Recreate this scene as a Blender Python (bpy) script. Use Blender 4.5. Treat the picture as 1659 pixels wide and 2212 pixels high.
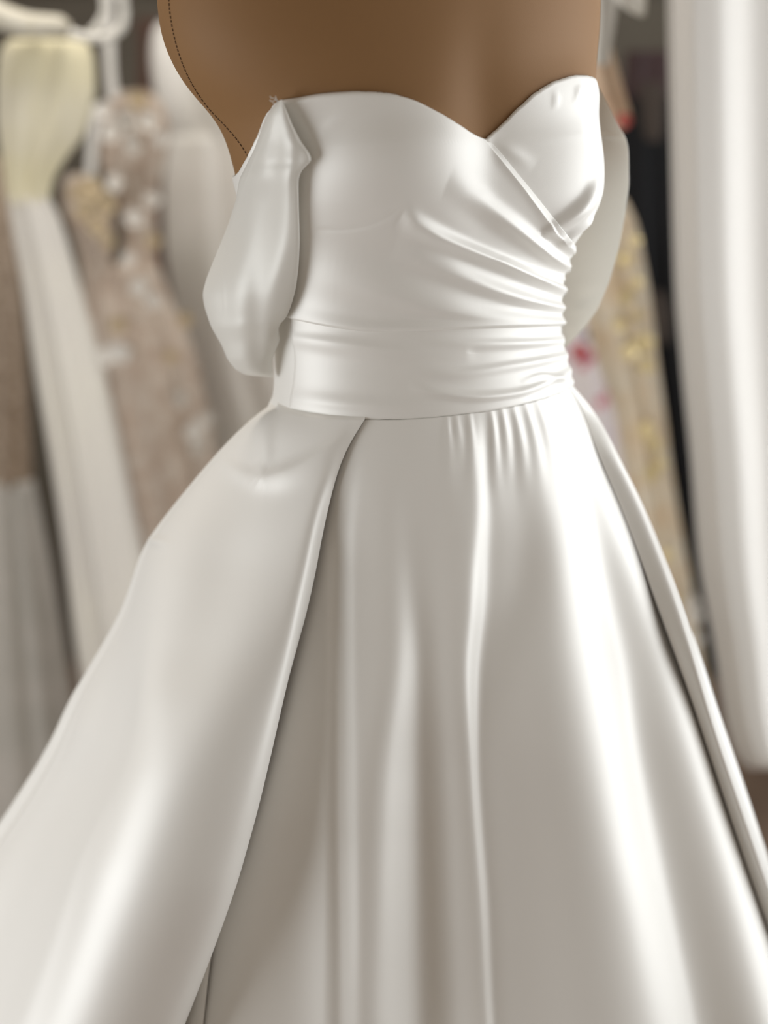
import bpy, math, random
import numpy as np
from mathutils import Vector
from mathutils.bvhtree import BVHTree

for o in list(bpy.data.objects):
    bpy.data.objects.remove(o)
scene = bpy.context.scene
random.seed(7)
rng = np.random.default_rng(7)

# ------------------------------------------------------------------ camera
IW, IH, FPX = 1659.0, 2212.0, 3300.0
PITCH = math.radians(16.0)
CAM = np.array([0.0, -1.35, 1.40])
FWD = np.array([0.0, math.cos(PITCH), -math.sin(PITCH)])
UP = np.array([0.0, math.sin(PITCH), math.cos(PITCH)])
RT = np.array([1.0, 0.0, 0.0])
cd = bpy.data.cameras.new('camera')
cam = bpy.data.objects.new('camera', cd)
scene.collection.objects.link(cam)
cam.location = CAM
cam.rotation_euler = (math.pi / 2 - PITCH, 0, 0)
cd.sensor_fit = 'VERTICAL'
cd.sensor_height = 36.0
cd.sensor_width = 36.0
cd.lens = FPX / IH * 36.0
cd.clip_start = 0.05
cd.dof.use_dof = True
cd.dof.focus_distance = 1.235
cd.dof.aperture_fstop = cd.lens / 1000 / 0.030
scene.camera = cam

# ------------------------------------------------------------------ world, lamps, exposure
w = bpy.data.worlds.new('world')
scene.world = w
w.use_nodes = True
w.node_tree.nodes['Background'].inputs[0].default_value = (0.95, 0.90, 0.82, 1)
w.node_tree.nodes['Background'].inputs[1].default_value = 0.6


def area(name, loc, rot, sx, sy, power, col):
    l = bpy.data.lights.new(name, 'AREA')
    l.shape = 'RECTANGLE'
    l.size, l.size_y = sx, sy
    l.energy = power
    l.color = col
    o = bpy.data.objects.new(name, l)
    o.location = loc
    o.rotation_euler = [math.radians(a) for a in rot]
    scene.collection.objects.link(o)
    return o


# daylight entering by the window of the right wall and by the window of the left wall
area('window_daylight_right', (1.42, 0.12, 1.22), (0, 90, 0), 1.5, 1.6, 26.5, (0.93, 0.97, 1.0))
area('window_daylight_left', (-1.78, -0.95, 0.85), (0, -90, 0), 1.3, 1.4, 24, (0.93, 0.97, 1.0))
area('added_overhead_fill', (-0.45, 0.62, 2.62), (8, 0, 0), 0.9, 0.4, 17, (1.0, 0.94, 0.86))  # unseen overhead fill, added to brighten the gowns hanging behind
vs = scene.view_settings
vs.view_transform = 'Standard'
vs.look = 'None'
vs.exposure = 0.0
vs.gamma = 1.0
vs.use_curve_mapping = False


# ------------------------------------------------------------------ helpers
def ray_dir(px, py):
    px = np.asarray(px, float)
    py = np.asarray(py, float)
    a = (px - IW / 2) / FPX
    b = -(py - IH / 2) / FPX
    return FWD + a[..., None] * RT + b[..., None] * UP


def at_y(px, py, Y):
    """world point seen at pixel px,py and standing on the plane y = Y"""
    d = ray_dir(px, py)
    t = (np.asarray(Y, float) - CAM[1]) / d[..., 1]
    return CAM + d * t[..., None]


def project(P):
    q = P - CAM
    z = q @ FWD
    return IW / 2 + FPX * (q @ RT) / z, IH / 2 - FPX * (q @ UP) / z


def pchip(xs, ys, q):
    xs = np.asarray(xs, float)
    ys = np.asarray(ys, float)
    h = np.diff(xs)
    d = np.diff(ys) / h
    m = np.zeros_like(ys)
    m[0], m[-1] = d[0], d[-1]
    for i in range(1, len(xs) - 1):
        if d[i - 1] * d[i] > 0:
            w1, w2 = 2 * h[i] + h[i - 1], h[i] + 2 * h[i - 1]
            m[i] = (w1 + w2) / (w1 / d[i - 1] + w2 / d[i])
    q = np.asarray(q, float)
    k = np.clip(np.searchsorted(xs, q) - 1, 0, len(h) - 1)
    t = (q - xs[k]) / h[k]
    r = ((1 + 2 * t) * (1 - t) ** 2 * ys[k] + t * (1 - t) ** 2 * h[k] * m[k]
         + t * t * (3 - 2 * t) * ys[k + 1] + t * t * (t - 1) * h[k] * m[k + 1])
    lo = ys[0] + m[0] * (q - xs[0])
    hi = ys[-1] + m[-1] * (q - xs[-1])
    return np.where(q < xs[0], lo, np.where(q > xs[-1], hi, r))


def polyline(pts, n):
    """n points, smooth, evenly spread along a polyline of tuples"""
    p = np.asarray(pts, float)
    s = np.concatenate([[0], np.cumsum(np.linalg.norm(np.diff(p[:, :2], axis=0), axis=1))])
    q = np.linspace(0, s[-1], n)
    return np.stack([pchip(s, p[:, i], q) for i in range(p.shape[1])], 1)


def grid_normals(P, closed=False):
    if closed:
        du = np.roll(P, -1, 1) - np.roll(P, 1, 1)
    else:
        du = np.gradient(P, axis=1)
    dv = np.gradient(P, axis=0)
    n = np.cross(du, dv)
    l = np.linalg.norm(n, axis=2, keepdims=True)
    return n / np.maximum(l, 1e-12)


def link(name, me, mat=None, parent=None):
    o = bpy.data.objects.new(name, me)
    scene.collection.objects.link(o)
    if mat is not None:
        me.materials.append(mat)
    if parent is not None:
        o.parent = parent
    return o


def mesh_from(name, V, F, smooth=True):
    me = bpy.data.meshes.new(name)
    V = np.asarray(V, np.float32).reshape(-1, 3)
    F = np.asarray(F, np.int32)
    k = F.shape[1]
    me.vertices.add(len(V))
    me.vertices.foreach_set('co', V.ravel())
    me.loops.add(F.size)
    me.loops.foreach_set('vertex_index', F.ravel())
    me.polygons.add(len(F))
    me.polygons.foreach_set('loop_start', np.arange(0, F.size, k, dtype=np.int32))
    me.polygons.foreach_set('loop_total', np.full(len(F), k, np.int32))
    me.update(calc_edges=True)
    me.validate()
    me.polygons.foreach_set('use_smooth', np.full(len(me.polygons), smooth))
    return me


def grid_faces(n, m, closed=False, off=0, flip=False):
    i, j = np.meshgrid(np.arange(n - 1), np.arange(m if closed else m - 1), indexing='ij')
    j2 = (j + 1) % m
    q = np.stack([i * m + j, (i + 1) * m + j, (i + 1) * m + j2, i * m + j2], -1).reshape(-1, 4) + off
    return q[:, ::-1] if flip else q


def grid_obj(name, P, mat, parent=None, closed=False, thick=0.0):
    """one surface from a grid of points; thick > 0 gives the cloth a second side and rims"""
    n, m = P.shape[:2]
    if thick > 0 and not closed:
        N = grid_normals(P)
        Q = P - N * thick * np.sign((N * (CAM - P)).sum(2).mean())
        V = np.concatenate([P.reshape(-1, 3), Q.reshape(-1, 3)])
        F = [grid_faces(n, m), grid_faces(n, m, off=n * m, flip=True)]
        rim = np.concatenate([np.arange(m), (np.arange(1, n)) * m + m - 1,
                              (n - 1) * m + np.arange(m - 2, -1, -1), np.arange(n - 2, 0, -1) * m])
        r2 = np.roll(rim, -1)
        F.append(np.stack([rim, rim + n * m, r2 + n * m, r2], 1)[:, ::-1])
        F = np.concatenate(F)
    else:
        V = P.reshape(-1, 3)
        F = grid_faces(n, m, closed)
    return link(name, mesh_from(name, V, F), mat, parent)


def empty(name, loc, label, cat, group=None):
    o = bpy.data.objects.new(name, None)
    scene.collection.objects.link(o)
    o.location = loc
    o.empty_display_size = 0.05
    o['label'] = label
    o['category'] = cat
    if group:
        o['group'] = group
    bpy.context.view_layer.update()
    return o


def adopt(child, parent):
    child.parent = parent
    child.matrix_parent_inverse = parent.matrix_world.inverted()
    return child


def bvh_of(P, closed):
    n, m = P.shape[:2]
    return BVHTree.FromPolygons([tuple(v) for v in P.reshape(-1, 3)],
                                [tuple(int(k) for k in f) for f in grid_faces(n, m, closed)])


def cast(bvh, px, py, fallback_y=None):
    """pixels to points and outward normals on a surface already built"""
    px = np.asarray(px, float)
    py = np.asarray(py, float)
    D = ray_dir(px, py).reshape(-1, 3)
    P = np.full(D.shape, np.nan)
    N = np.zeros(D.shape)
    c = Vector(CAM)
    for i, d in enumerate(D):
        dv = Vector(d)
        h = bvh.ray_cast(c, dv)
        if h[0] is not None:
            P[i] = h[0]
            nn = np.array(h[1])
            N[i] = nn if nn @ d < 0 else -nn
    sh = px.shape + (3,)
    return P.reshape(sh), N.reshape(sh)


def slope_field(features, xr, yr, sx=4, sy=8, flat=None):
    """folds described by where the cloth turns to the right (+) or to the left (-):
    the slopes are summed up across into heights in metres"""
    xs = np.arange(xr[0], xr[1] + 1, sx, dtype=float)
    ys = np.arange(yr[0], yr[1] + 1, sy, dtype=float)
    S = np.zeros((len(ys), len(xs)))
    for f in features:
        f = np.asarray(f, float)
        x = pchip(f[:, 0], f[:, 1], ys)
        wd = np.maximum(pchip(f[:, 0], f[:, 2], ys), 3)
        a = pchip(f[:, 0], f[:, 3], ys)
        a = np.where(ys > f[-1, 0], f[-1, 3], a)
        a = np.where(ys < f[0, 0], a * np.clip(1 - (f[0, 0] - ys) / 60, 0, 1), a)
        S += -a[:, None] * np.exp(-((xs[None] - x[:, None]) / wd[:, None]) ** 2)
    H = np.cumsum(S, 1) * sx * 0.00038
    lo, hi = flat if flat else (lambda y: np.full_like(y, xr[0]), lambda y: np.full_like(y, xr[1]))
    a, b = lo(ys), hi(ys)
    for i in range(len(ys)):
        ha, hb = np.interp(a[i], xs, H[i]), np.interp(b[i], xs, H[i])
        t = np.clip((xs - a[i]) / max(b[i] - a[i], 1), 0, 1)
        H[i] -= ha + (hb - ha) * t

    for _ in range(12):
        H[1:-1] = (H[:-2] + 2 * H[1:-1] + H[2:]) / 4

    def sample(px, py):
        u = np.clip((px - xs[0]) / sx, 0, len(xs) - 1.001)
        v = np.clip((py - ys[0]) / sy, 0, len(ys) - 1.001)
        i, j = v.astype(int), u.astype(int)
        fv, fu = v - i, u - j
        return ((H[i, j] * (1 - fu) + H[i, j + 1] * fu) * (1 - fv)
                + (H[i + 1, j] * (1 - fu) + H[i + 1, j + 1] * fu) * fv)
    return sample


def ridges(lines, px, py):
    """folds given by their crest lines (x, y, height in mm, width above, width below)"""
    H = np.zeros(px.shape)
    for ln in lines:
        L = polyline(ln, max(12, len(ln) * 6))
        best = np.full(px.shape, 1e9)
        val = np.zeros(px.shape)
        for k in range(len(L) - 1):
            a, b = L[k], L[k + 1]
            ex, ey = b[0] - a[0], b[1] - a[1]
            l2 = ex * ex + ey * ey
            t = np.clip(((px - a[0]) * ex + (py - a[1]) * ey) / l2, 0, 1)
            dx, dy = px - a[0] - t * ex, py - a[1] - t * ey
            d = np.hypot(dx, dy)
            side = ex * dy - ey * dx          # > 0 lies below a line that runs to the right
            q = a + t[..., None] * (b - a)
            wd = np.where(side > 0, q[..., 4], q[..., 3])
            v = q[..., 2] * 0.001 * np.exp(-(d / wd) ** 2)
            m = d < best
            best = np.where(m, d, best)
            val = np.where(m, v, val)
        H += val
    return H


# ------------------------------------------------------------------ materials
def mat(name, col, rough=0.5, metallic=0.0, spec=0.5, sheen=0.0, vary=None, scale=20.0, bump=0.0,
        bump_scale=900.0, trans=0.0, coat=0.0):
    m = bpy.data.materials.new(name)
    m.use_nodes = True
    nt = m.node_tree
    b = nt.nodes['Principled BSDF']
    b.inputs['Base Color'].default_value = (*col, 1)
    b.inputs['Roughness'].default_value = rough
    b.inputs['Metallic'].default_value = metallic
    b.inputs['Specular IOR Level'].default_value = spec
    b.inputs['Sheen Weight'].default_value = sheen
    b.inputs['Coat Weight'].default_value = coat
    tc = nt.nodes.new('ShaderNodeTexCoord')
    if vary is not None:
        nz = nt.nodes.new('ShaderNodeTexNoise')
        nz.inputs['Scale'].default_value = scale
        nz.inputs['Detail'].default_value = 4
        nt.links.new(tc.outputs['Object'], nz.inputs['Vector'])
        rp = nt.nodes.new('ShaderNodeValToRGB')
        rp.color_ramp.elements[0].position = 0.38
        rp.color_ramp.elements[1].position = 0.62
        rp.color_ramp.elements[0].color = (*col, 1)
        rp.color_ramp.elements[1].color = (*vary, 1)
        nt.links.new(nz.outputs['Fac'], rp.inputs['Fac'])
        nt.links.new(rp.outputs['Color'], b.inputs['Base Color'])
    if bump > 0:
        n2 = nt.nodes.new('ShaderNodeTexNoise')
        n2.inputs['Scale'].default_value = bump_scale
        n2.inputs['Detail'].default_value = 2
        nt.links.new(tc.outputs['Object'], n2.inputs['Vector'])
        bp = nt.nodes.new('ShaderNodeBump')
        bp.inputs['Strength'].default_value = bump
        bp.inputs['Distance'].default_value = 0.001
        nt.links.new(n2.outputs['Fac'], bp.inputs['Height'])
        nt.links.new(bp.outputs['Normal'], b.inputs['Normal'])
    if trans > 0:
        out = nt.nodes['Material Output']
        tr = nt.nodes.new('ShaderNodeBsdfTranslucent')
        tr.inputs['Color'].default_value = (*col, 1)
        mx = nt.nodes.new('ShaderNodeMixShader')
        mx.inputs[0].default_value = trans
        nt.links.new(b.outputs[0], mx.inputs[1])
        nt.links.new(tr.outputs[0], mx.inputs[2])
        nt.links.new(mx.outputs[0], out.inputs['Surface'])
    return m


SATIN = mat('ivory_satin', (0.86, 0.845, 0.81), 0.48, metallic=0.16, spec=0.5, bump=0.04, bump_scale=1500)
SATIN_SOFT = mat('ivory_satin_soft', (0.86, 0.845, 0.80), 0.45, metallic=0.12, bump=0.04, bump_scale=1500, trans=0.2)
TAN = mat('mannequin_jersey', (0.262, 0.142, 0.060), 0.6, spec=0.25, sheen=0.0, bump=0.08, bump_scale=1300)
THREAD = mat('stitch_thread', (0.10, 0.05, 0.02), 0.8)
WTHREAD = mat('white_thread', (0.8, 0.78, 0.74), 0.7)
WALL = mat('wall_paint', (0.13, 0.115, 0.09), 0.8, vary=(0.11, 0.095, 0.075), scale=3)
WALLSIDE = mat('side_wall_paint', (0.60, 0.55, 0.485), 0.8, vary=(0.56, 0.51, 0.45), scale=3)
FLOOR = mat('floor_boards', (0.22, 0.15, 0.11), 0.5, vary=(0.27, 0.19, 0.135), scale=6)
CREAM = mat('cream_silk', (0.80, 0.74, 0.52), 0.5, vary=(0.83, 0.78, 0.62), scale=9)
IVORY = mat('ivory_silk', (0.80, 0.77, 0.70), 0.5, vary=(0.76, 0.73, 0.68), scale=6)
SEQUIN = mat('taupe_sequins', (0.25, 0.18, 0.12), 0.45, vary=(0.40, 0.31, 0.23), scale=90)
TULLE = mat('grey_tulle', (0.50, 0.48, 0.44), 0.7, vary=(0.56, 0.53, 0.49), scale=12)
BLUSH = mat('blush_lace', (0.50, 0.39, 0.31), 0.7, vary=(0.62, 0.54, 0.46), scale=45)
PETAL = mat('lace_petal', (0.82, 0.79, 0.74), 0.6)
GOLDLACE = mat('beige_petal', (0.55, 0.44, 0.28), 0.6)
PALE = mat('pale_chiffon', (0.78, 0.77, 0.73), 0.6, vary=(0.82, 0.80, 0.77), scale=5)
WHITE = mat('white_plastic', (0.78, 0.76, 0.70), 0.4)
PADDED = mat('padded_lace', (0.66, 0.62, 0.50), 0.7, vary=(0.76, 0.73, 0.64), scale=60)
PEACH = mat('peach_cloth', (0.68, 0.48, 0.33), 0.6, vary=(0.74, 0.57, 0.42), scale=14)
ROSE = mat('rose_tip', (0.55, 0.12, 0.10), 0.6)
GOLD = mat('gold_gown_cloth', (0.86, 0.71, 0.52), 0.5, vary=(0.90, 0.82, 0.68), scale=22)
GOLDSEQ = mat('gold_sequins', (0.90, 0.76, 0.44), 0.35, metallic=0.3)
FLORAL = mat('lilac_white_chiffon', (0.80, 0.73, 0.77), 0.6, vary=(0.86, 0.82, 0.80), scale=14)
RED = mat('red_petal', (0.62, 0.06, 0.07), 0.6)
PINK = mat('pink_petal', (0.62, 0.22, 0.27), 0.6)
SLATE = mat('slate_petal', (0.12, 0.13, 0.17), 0.6)
BLACK = mat('black_velvet', (0.006, 0.006, 0.007), 0.7, spec=0.2)
DARKBROWN = mat('dark_brown_cloth', (0.055, 0.042, 0.034), 0.7, spec=0.2)
MAROON = mat('maroon_cloth', (0.03, 0.010, 0.010), 0.7)
CURTAIN = mat('white_curtain', (0.80, 0.775, 0.74), 0.7, trans=0.35)
METAL = mat('rail_steel', (0.5, 0.5, 0.5), 0.3, metallic=1.0)
STEEL = mat('stand_steel', (0.35, 0.34, 0.33), 0.35, metallic=1.0)
GLASS = mat('window_frame_white', (0.8, 0.8, 0.78), 0.5)


# ------------------------------------------------------------------ setting
def box(name, lo, hi, m, parent=None):
    x0, y0, z0 = lo
    x1, y1, z1 = hi
    V = [(x, y, z) for x in (x0, x1) for y in (y0, y1) for z in (z0, z1)]
    F = [(0, 1, 3, 2), (4, 6, 7, 5), (0, 4, 5, 1), (2, 3, 7, 6), (0, 2, 6, 4), (1, 5, 7, 3)]
    return link(name, mesh_from(name, V, F, False), m, parent)


def structure(o):
    o['kind'] = 'structure'
    return o


XL, XR, YB, YF, ZT = -1.9, 1.5, 2.2, -2.6, 2.7
fl = structure(box('floor', (XL, YF, -0.06), (XR, YB, -0.004), FLOOR))
PW = 0.14
bi = 0
board_me = {}
y = YB
for k in range(int((YB - 0.2) / PW)):                # boards that run across, the far part of the floor in view
    a = YB - k * PW
    b_ = box('floor_board', (XL + 0.01, a - PW + 0.004, -0.004), (XR - 0.01, a, 0.0), FLOOR, fl)
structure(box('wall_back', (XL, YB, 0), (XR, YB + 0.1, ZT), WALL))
structure(box('wall_front', (XL, YF - 0.1, 0), (XR, YF, ZT), WALLSIDE))
structure(box('ceiling', (XL - .1, YF, ZT), (XR + .1, YB, ZT + 0.1), WALLSIDE))
structure(box('trim_1', (XL, YB - 0.03, 1.585), (XR, YB, 1.72), WALLSIDE))


def wall_with_window(name, x, wall_in, y0, y1, z0, z1, sgn):
    xa, xb = sorted((x, x + sgn * 0.1))
    parts = [((xa, YF, 0), (xb, y0, ZT)), ((xa, y1, 0), (xb, YB, ZT)),
             ((xa, y0, 0), (xb, y1, z0)), ((xa, y0, z1), (xb, y1, ZT))]
    V, F = [], []
    for lo, hi in parts:
        o = len(V)
        V += [(X, Y, Z) for X in (lo[0], hi[0]) for Y in (lo[1], hi[1]) for Z in (lo[2], hi[2])]
        F += [tuple(i + o for i in f) for f in
              [(0, 1, 3, 2), (4, 6, 7, 5), (0, 4, 5, 1), (2, 3, 7, 6), (0, 2, 6, 4), (1, 5, 7, 3)]]
    return structure(link(name, mesh_from(name, V, F, False), WALLSIDE))


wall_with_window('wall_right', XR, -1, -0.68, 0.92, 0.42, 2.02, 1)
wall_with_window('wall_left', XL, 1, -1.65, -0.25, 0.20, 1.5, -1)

# ------------------------------------------------------------------ mannequin body (sections by height)
TORSO = np.array([  # photo row, left and right outline, depth ratio
    (-640, 770, 950, 1.0), (-520, 755, 965, 1.0), (-440, 690, 1030, .8), (-370, 520, 1180, .55), (-270, 390, 1290, .55),
    (-150, 352, 1320, .58), (0, 358, 1312, .62), (60, 363, 1309, .64), (110, 376, 1302, .66), (165, 402, 1288, .68),
    (210, 434, 1272, .70), (255, 474, 1257, .72), (300, 496, 1259, .74), (345, 509, 1265, .75), (400, 522, 1266, .76),
    (440, 532, 1257, .76), (480, 545, 1240, .76), (525, 560, 1226, .76), (570, 575, 1211, .77), (620, 588, 1204, .78),
    (680, 598, 1202, .78), (740, 603, 1206, .78), (790, 604, 1217, .78), (830, 603, 1228, .78), (880, 594, 1240, .78),
    (940, 620, 1215, .78), (1000, 680, 1160, .78), (1060, 800, 1040, .78)])
YAW = math.radians(24)
E1 = np.array([math.cos(YAW), math.sin(YAW), 0])
E2 = np.array([math.sin(YAW), -math.cos(YAW), 0])
NPHI = 360
PHI = np.linspace(0, 2 * math.pi, NPHI, endpoint=False)


TQ = np.arange(-640, 1061, 4.0)
TL, TR = pchip(TORSO[:, 0], TORSO[:, 1], TQ), pchip(TORSO[:, 0], TORSO[:, 2], TQ)
for _ in range(60):
    for X in (TL, TR):
        X[1:-1] = (X[:-2] + 2 * X[1:-1] + X[2:]) / 4


def torso_rows(py):
    xl = pchip(TQ, TL, py)
    xr = pchip(TQ, TR, py)
    rho = np.interp(py, TORSO[:, 0], TORSO[:, 3])
    A = at_y(xl, py, np.zeros_like(py))
    B = at_y(xr, py, np.zeros_like(py))
    c = (A + B) / 2
    W = (B[:, 0] - A[:, 0]) / 2
    a = W / np.sqrt(math.cos(YAW) ** 2 + (rho * math.sin(YAW)) ** 2)
    return c, a, a * rho


def bust(px, py):
    h = 0.019 * np.exp(-(((px - 850) / 175) ** 2 + ((py - 335) / 130) ** 2))
    h += 0.029 * np.exp(-((np.minimum(px, 1265) - 1265) / 115) ** 2 - ((py - 350) / 185) ** 4)
    h -= 0.006 * np.exp(-(((px - 1040) / 60) ** 2 + ((py - 260) / 200) ** 2))
    return h


def torso_grid(py):
    c, a, b = torso_rows(py)
    P = (c[:, None, :] + a[:, None, None] * np.cos(PHI)[None, :, None] * E1
         + b[:, None, None] * np.sin(PHI)[None, :, None] * E2)
    N = grid_normals(P, True)
    out = P - c[:, None, :]
    N *= np.sign((N * out).sum(2).mean())
    px, qy = project(P)
    facing = np.clip((N * (CAM - P)).sum(2) / np.linalg.norm(CAM - P, axis=2) * 1.3 + .35, 0, 1)
    P = P + N * (bust(px, qy) * facing)[..., None]
    N = grid_normals(P, True)
    N *= np.sign((N * out).sum(2).mean())
    return P, N


trows = np.linspace(-640, 1060, 420)
TP, TN = torso_grid(trows)
mannequin = empty('mannequin', (0.03, 0, 0), 'tan jersey covered dress form with dark side stitching, wearing the white satin gown', 'mannequin')
V = np.concatenate([TP.reshape(-1, 3), [TP[0].mean(0)], [TP[-1].mean(0)]])
nv = TP.shape[0] * NPHI
F = grid_faces(TP.shape[0], NPHI, True)
body = mesh_from('torso', V, F)
import bmesh
bm = bmesh.new()
bm.from_mesh(body)
bm.verts.ensure_lookup_table()
for j in range(NPHI):
    bm.faces.new((bm.verts[j], bm.verts[(j + 1) % NPHI], bm.verts[nv])).smooth = True
    o_ = (TP.shape[0] - 1) * NPHI
    bm.faces.new((bm.verts[o_ + (j + 1) % NPHI], bm.verts[o_ + j], bm.verts[nv + 1])).smooth = True
bmesh.ops.recalc_face_normals(bm, faces=bm.faces)
bm.to_mesh(body)
bm.free()
adopt(link('torso', body, TAN), mannequin)
torso_bvh = bvh_of(TP, True)


def tube(name, pts, r, m, parent=None, seg=8, cap=True):
    """round bar along world points"""
    p = np.asarray(pts, float)
    r = np.broadcast_to(np.asarray(r, float), (len(p),))
    t = np.gradient(p, axis=0)
    t /= np.linalg.norm(t, axis=1, keepdims=True)
    ref = np.array([0, 0, 1.0]) if abs(t[:, 2]).mean() < 0.8 else np.array([0, 1.0, 0])
    u = np.cross(t, ref)
    u /= np.linalg.norm(u, axis=1, keepdims=True)
    v = np.cross(t, u)
    a = np.linspace(0, 2 * math.pi, seg, endpoint=False)
    P = p[:, None] + r[:, None, None] * (np.cos(a)[None, :, None] * u[:, None] + np.sin(a)[None, :, None] * v[:, None])
    me = mesh_from(name, P.reshape(-1, 3), grid_faces(len(p), seg, True))
    if cap:
        b2 = bmesh.new()
        b2.from_mesh(me)
        b2.verts.ensure_lookup_table()
        b2.faces.new([b2.verts[k] for k in range(seg)])
        b2.faces.new([b2.verts[(len(p) - 1) * seg + k] for k in range(seg)][::-1])
        bmesh.ops.recalc_face_normals(b2, faces=b2.faces)
        b2.to_mesh(me)
        b2.free()
    return link(name, me, m, parent)


sx0 = float(TP[-1][:, 0].mean()); sy0 = float(TP[-1][:, 1].mean()); sz0 = float(TP[-1][:, 2].mean())
adopt(tube('stand_pole', [(sx0, sy0, z) for z in np.linspace(0.02, sz0 + .01, 6)], 0.014, STEEL, None, 16), mannequin)
adopt(tube('stand_base', [(sx0, sy0, 0.0), (sx0, sy0, 0.008), (sx0, sy0, 0.016), (sx0, sy0, 0.022)], [0.15, 0.15, 0.14, 0.03], STEEL, None, 32), mannequin)
# the dashed seam that runs down the side of the form
sl = polyline([(364, -40), (366, 10), (371, 50), (381, 95), (400, 150), (430, 205), (455, 238), (490, 275), (515, 305), (545, 352)], 420)
SP, SN = cast(torso_bvh, sl[:, 0], sl[:, 1])
acc = np.concatenate([[0], np.cumsum(np.linalg.norm(np.diff(sl, axis=0), axis=1))])
V, F = [], []
s0 = 0.0
while s0 < acc[-1] - 6:
    i0, i1 = np.searchsorted(acc, s0), np.searchsorted(acc, s0 + 6.0)
    a, b = SP[i0] + SN[i0] * 0.0004, SP[i1] + SN[i1] * 0.0004
    if not (np.isnan(a).any() or np.isnan(b).any()):
        d = b - a
        sd = np.cross(d, SN[i0])
        sd = sd / (np.linalg.norm(sd) + 1e-9) * 0.00042
        o_ = len(V)
        for q in (a, b):
            V += [q - sd, q + SN[i0] * 0.0005, q + sd, q - SN[i0] * 0.0006]
        F += [(o_, o_ + 1, o_ + 5, o_ + 4), (o_ + 1, o_ + 2, o_ + 6, o_ + 5), (o_ + 2, o_ + 3, o_ + 7, o_ + 6),
              (o_ + 3, o_, o_ + 4, o_ + 7), (o_, o_ + 3, o_ + 2, o_ + 1), (o_ + 4, o_ + 5, o_ + 6, o_ + 7)]
    s0 += 9.2
st = adopt(link('stitching', mesh_from('stitching', V, F, False), THREAD), mannequin)
st['kind'] = 'stuff'
st['label'] = 'dark dashed seam stitching'

# ------------------------------------------------------------------ the gown
gown = empty('wedding_gown', (0.05, 0, 0), 'white satin off-shoulder wedding gown with wrap bodice and overskirt on the dress form', 'gown')

NECK = [(400, 392), (510, 380), (535, 345), (560, 290), (575, 250), (607, 218), (640, 213), (700, 203), (770, 199), (830, 202), (880, 213), (930, 235), (980, 265), (1015, 288), (1045, 301),
        (1060, 290), (1090, 262), (1120, 232), (1150, 205), (1185, 182), (1215, 170), (1250, 164), (1275, 168), (1290, 182), (1300, 200), (1330, 230)]
SEAM = [(560, 868), (600, 880), (640, 886), (700, 897), (740, 903), (785, 907), (860, 907), (940, 902), (1020, 893), (1090, 882), (1150, 868), (1200, 852), (1240, 832), (1260, 822)]
nk = np.array(NECK, float)
sm = np.array(SEAM, float)
# tube of the bodice: for each direction around the body, rows from waist seam to neckline
drows = np.linspace(120, 960, 500)
DP, DN = torso_grid(drows)
dpx, dpy = project(DP)
front = (DN * (CAM - DP)).sum(2) > 0
ztop = np.full(NPHI, np.nan)
zbot = np.full(NPHI, np.nan)
for j in range(NPHI):
    if front[200:300, j].all():
        f = dpy[:, j] - pchip(nk[:, 0], nk[:, 1], dpx[:, j])
        k = np.where((f[:-1] < 0) & (f[1:] >= 0))[0]
        ztop[j] = drows[k[-1]] if len(k) else np.nan
        g = dpy[:, j] - pchip(sm[:, 0], sm[:, 1], dpx[:, j])
        k = np.where((g[:-1] < 0) & (g[1:] >= 0))[0]
        zbot[j] = drows[k[0]] if len(k) else np.nan


def fill(a, default):
    ok = ~np.isnan(a)
    idx = np.arange(NPHI)
    mid = np.where(~ok)[0]
    x = np.concatenate([idx[ok] - NPHI, idx[ok], idx[ok] + NPHI])
    y_ = np.concatenate([a[ok]] * 3)
    r = np.interp(idx, x, y_)
    d = np.array([np.min(np.abs(x - i)) for i in idx])
    return r + (default - r) * np.clip(d / 40, 0, 1)


ztop = fill(ztop, 400.0)
zbot = fill(zbot, 835.0)
# smooth a little all round
for _ in range(2):
    zbot = (np.roll(zbot, 1) + zbot + np.roll(zbot, -1)) / 3
NV = 260
tt = np.linspace(0, 1, NV)
rowf = ztop[None, :] + (zbot - ztop)[None, :] * tt[:, None]
fi = (rowf - drows[0]) / (drows[1] - drows[0])
i0 = np.clip(fi.astype(int), 0, len(drows) - 2)
fr = (fi - i0)[..., None]
jj = np.arange(NPHI)[None, :]
BP = DP[i0, jj] * (1 - fr) + DP[i0 + 1, jj] * fr
BN = DN[i0, jj] * (1 - fr) + DN[i0 + 1, jj] * fr
BN /= np.linalg.norm(BN, axis=2, keepdims=True)
bpx, bpy_ = project(BP)
CUP = [
    [(1175, 488, 2, 8, 12), (1205, 472, 6, 9, 20), (1240, 446, 8, 9, 22), (1268, 415, 6, 9, 22), (1285, 375, 0, 8, 14)],
    [(1200, 520, 0, 6, 7), (1225, 499, 5, 6, 9), (1255, 474, 5, 6, 9), (1278, 450, 0, 8, 8)],
    [(1060, 312, 0, 10, 10), (1100, 330, 2, 14, 14), (1150, 360, 0, 14, 14)],
    [(1190, 190, 0, 5, 5), (1196, 215, 1.0, 5, 5), (1194, 240, 0, 5, 5)],
    [(1243, 185, 0, 5, 5), (1242, 205, 1.2, 5, 5), (1236, 228, 0, 5, 5)],
]
facing = np.clip((BN * (CAM - BP)).sum(2) / np.linalg.norm(CAM - BP, axis=2) * 4, 0, 1)
bh = ridges(CUP, bpx, bpy_) * facing
BP2 = BP + BN * (0.0032 + bh)[..., None]
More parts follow.
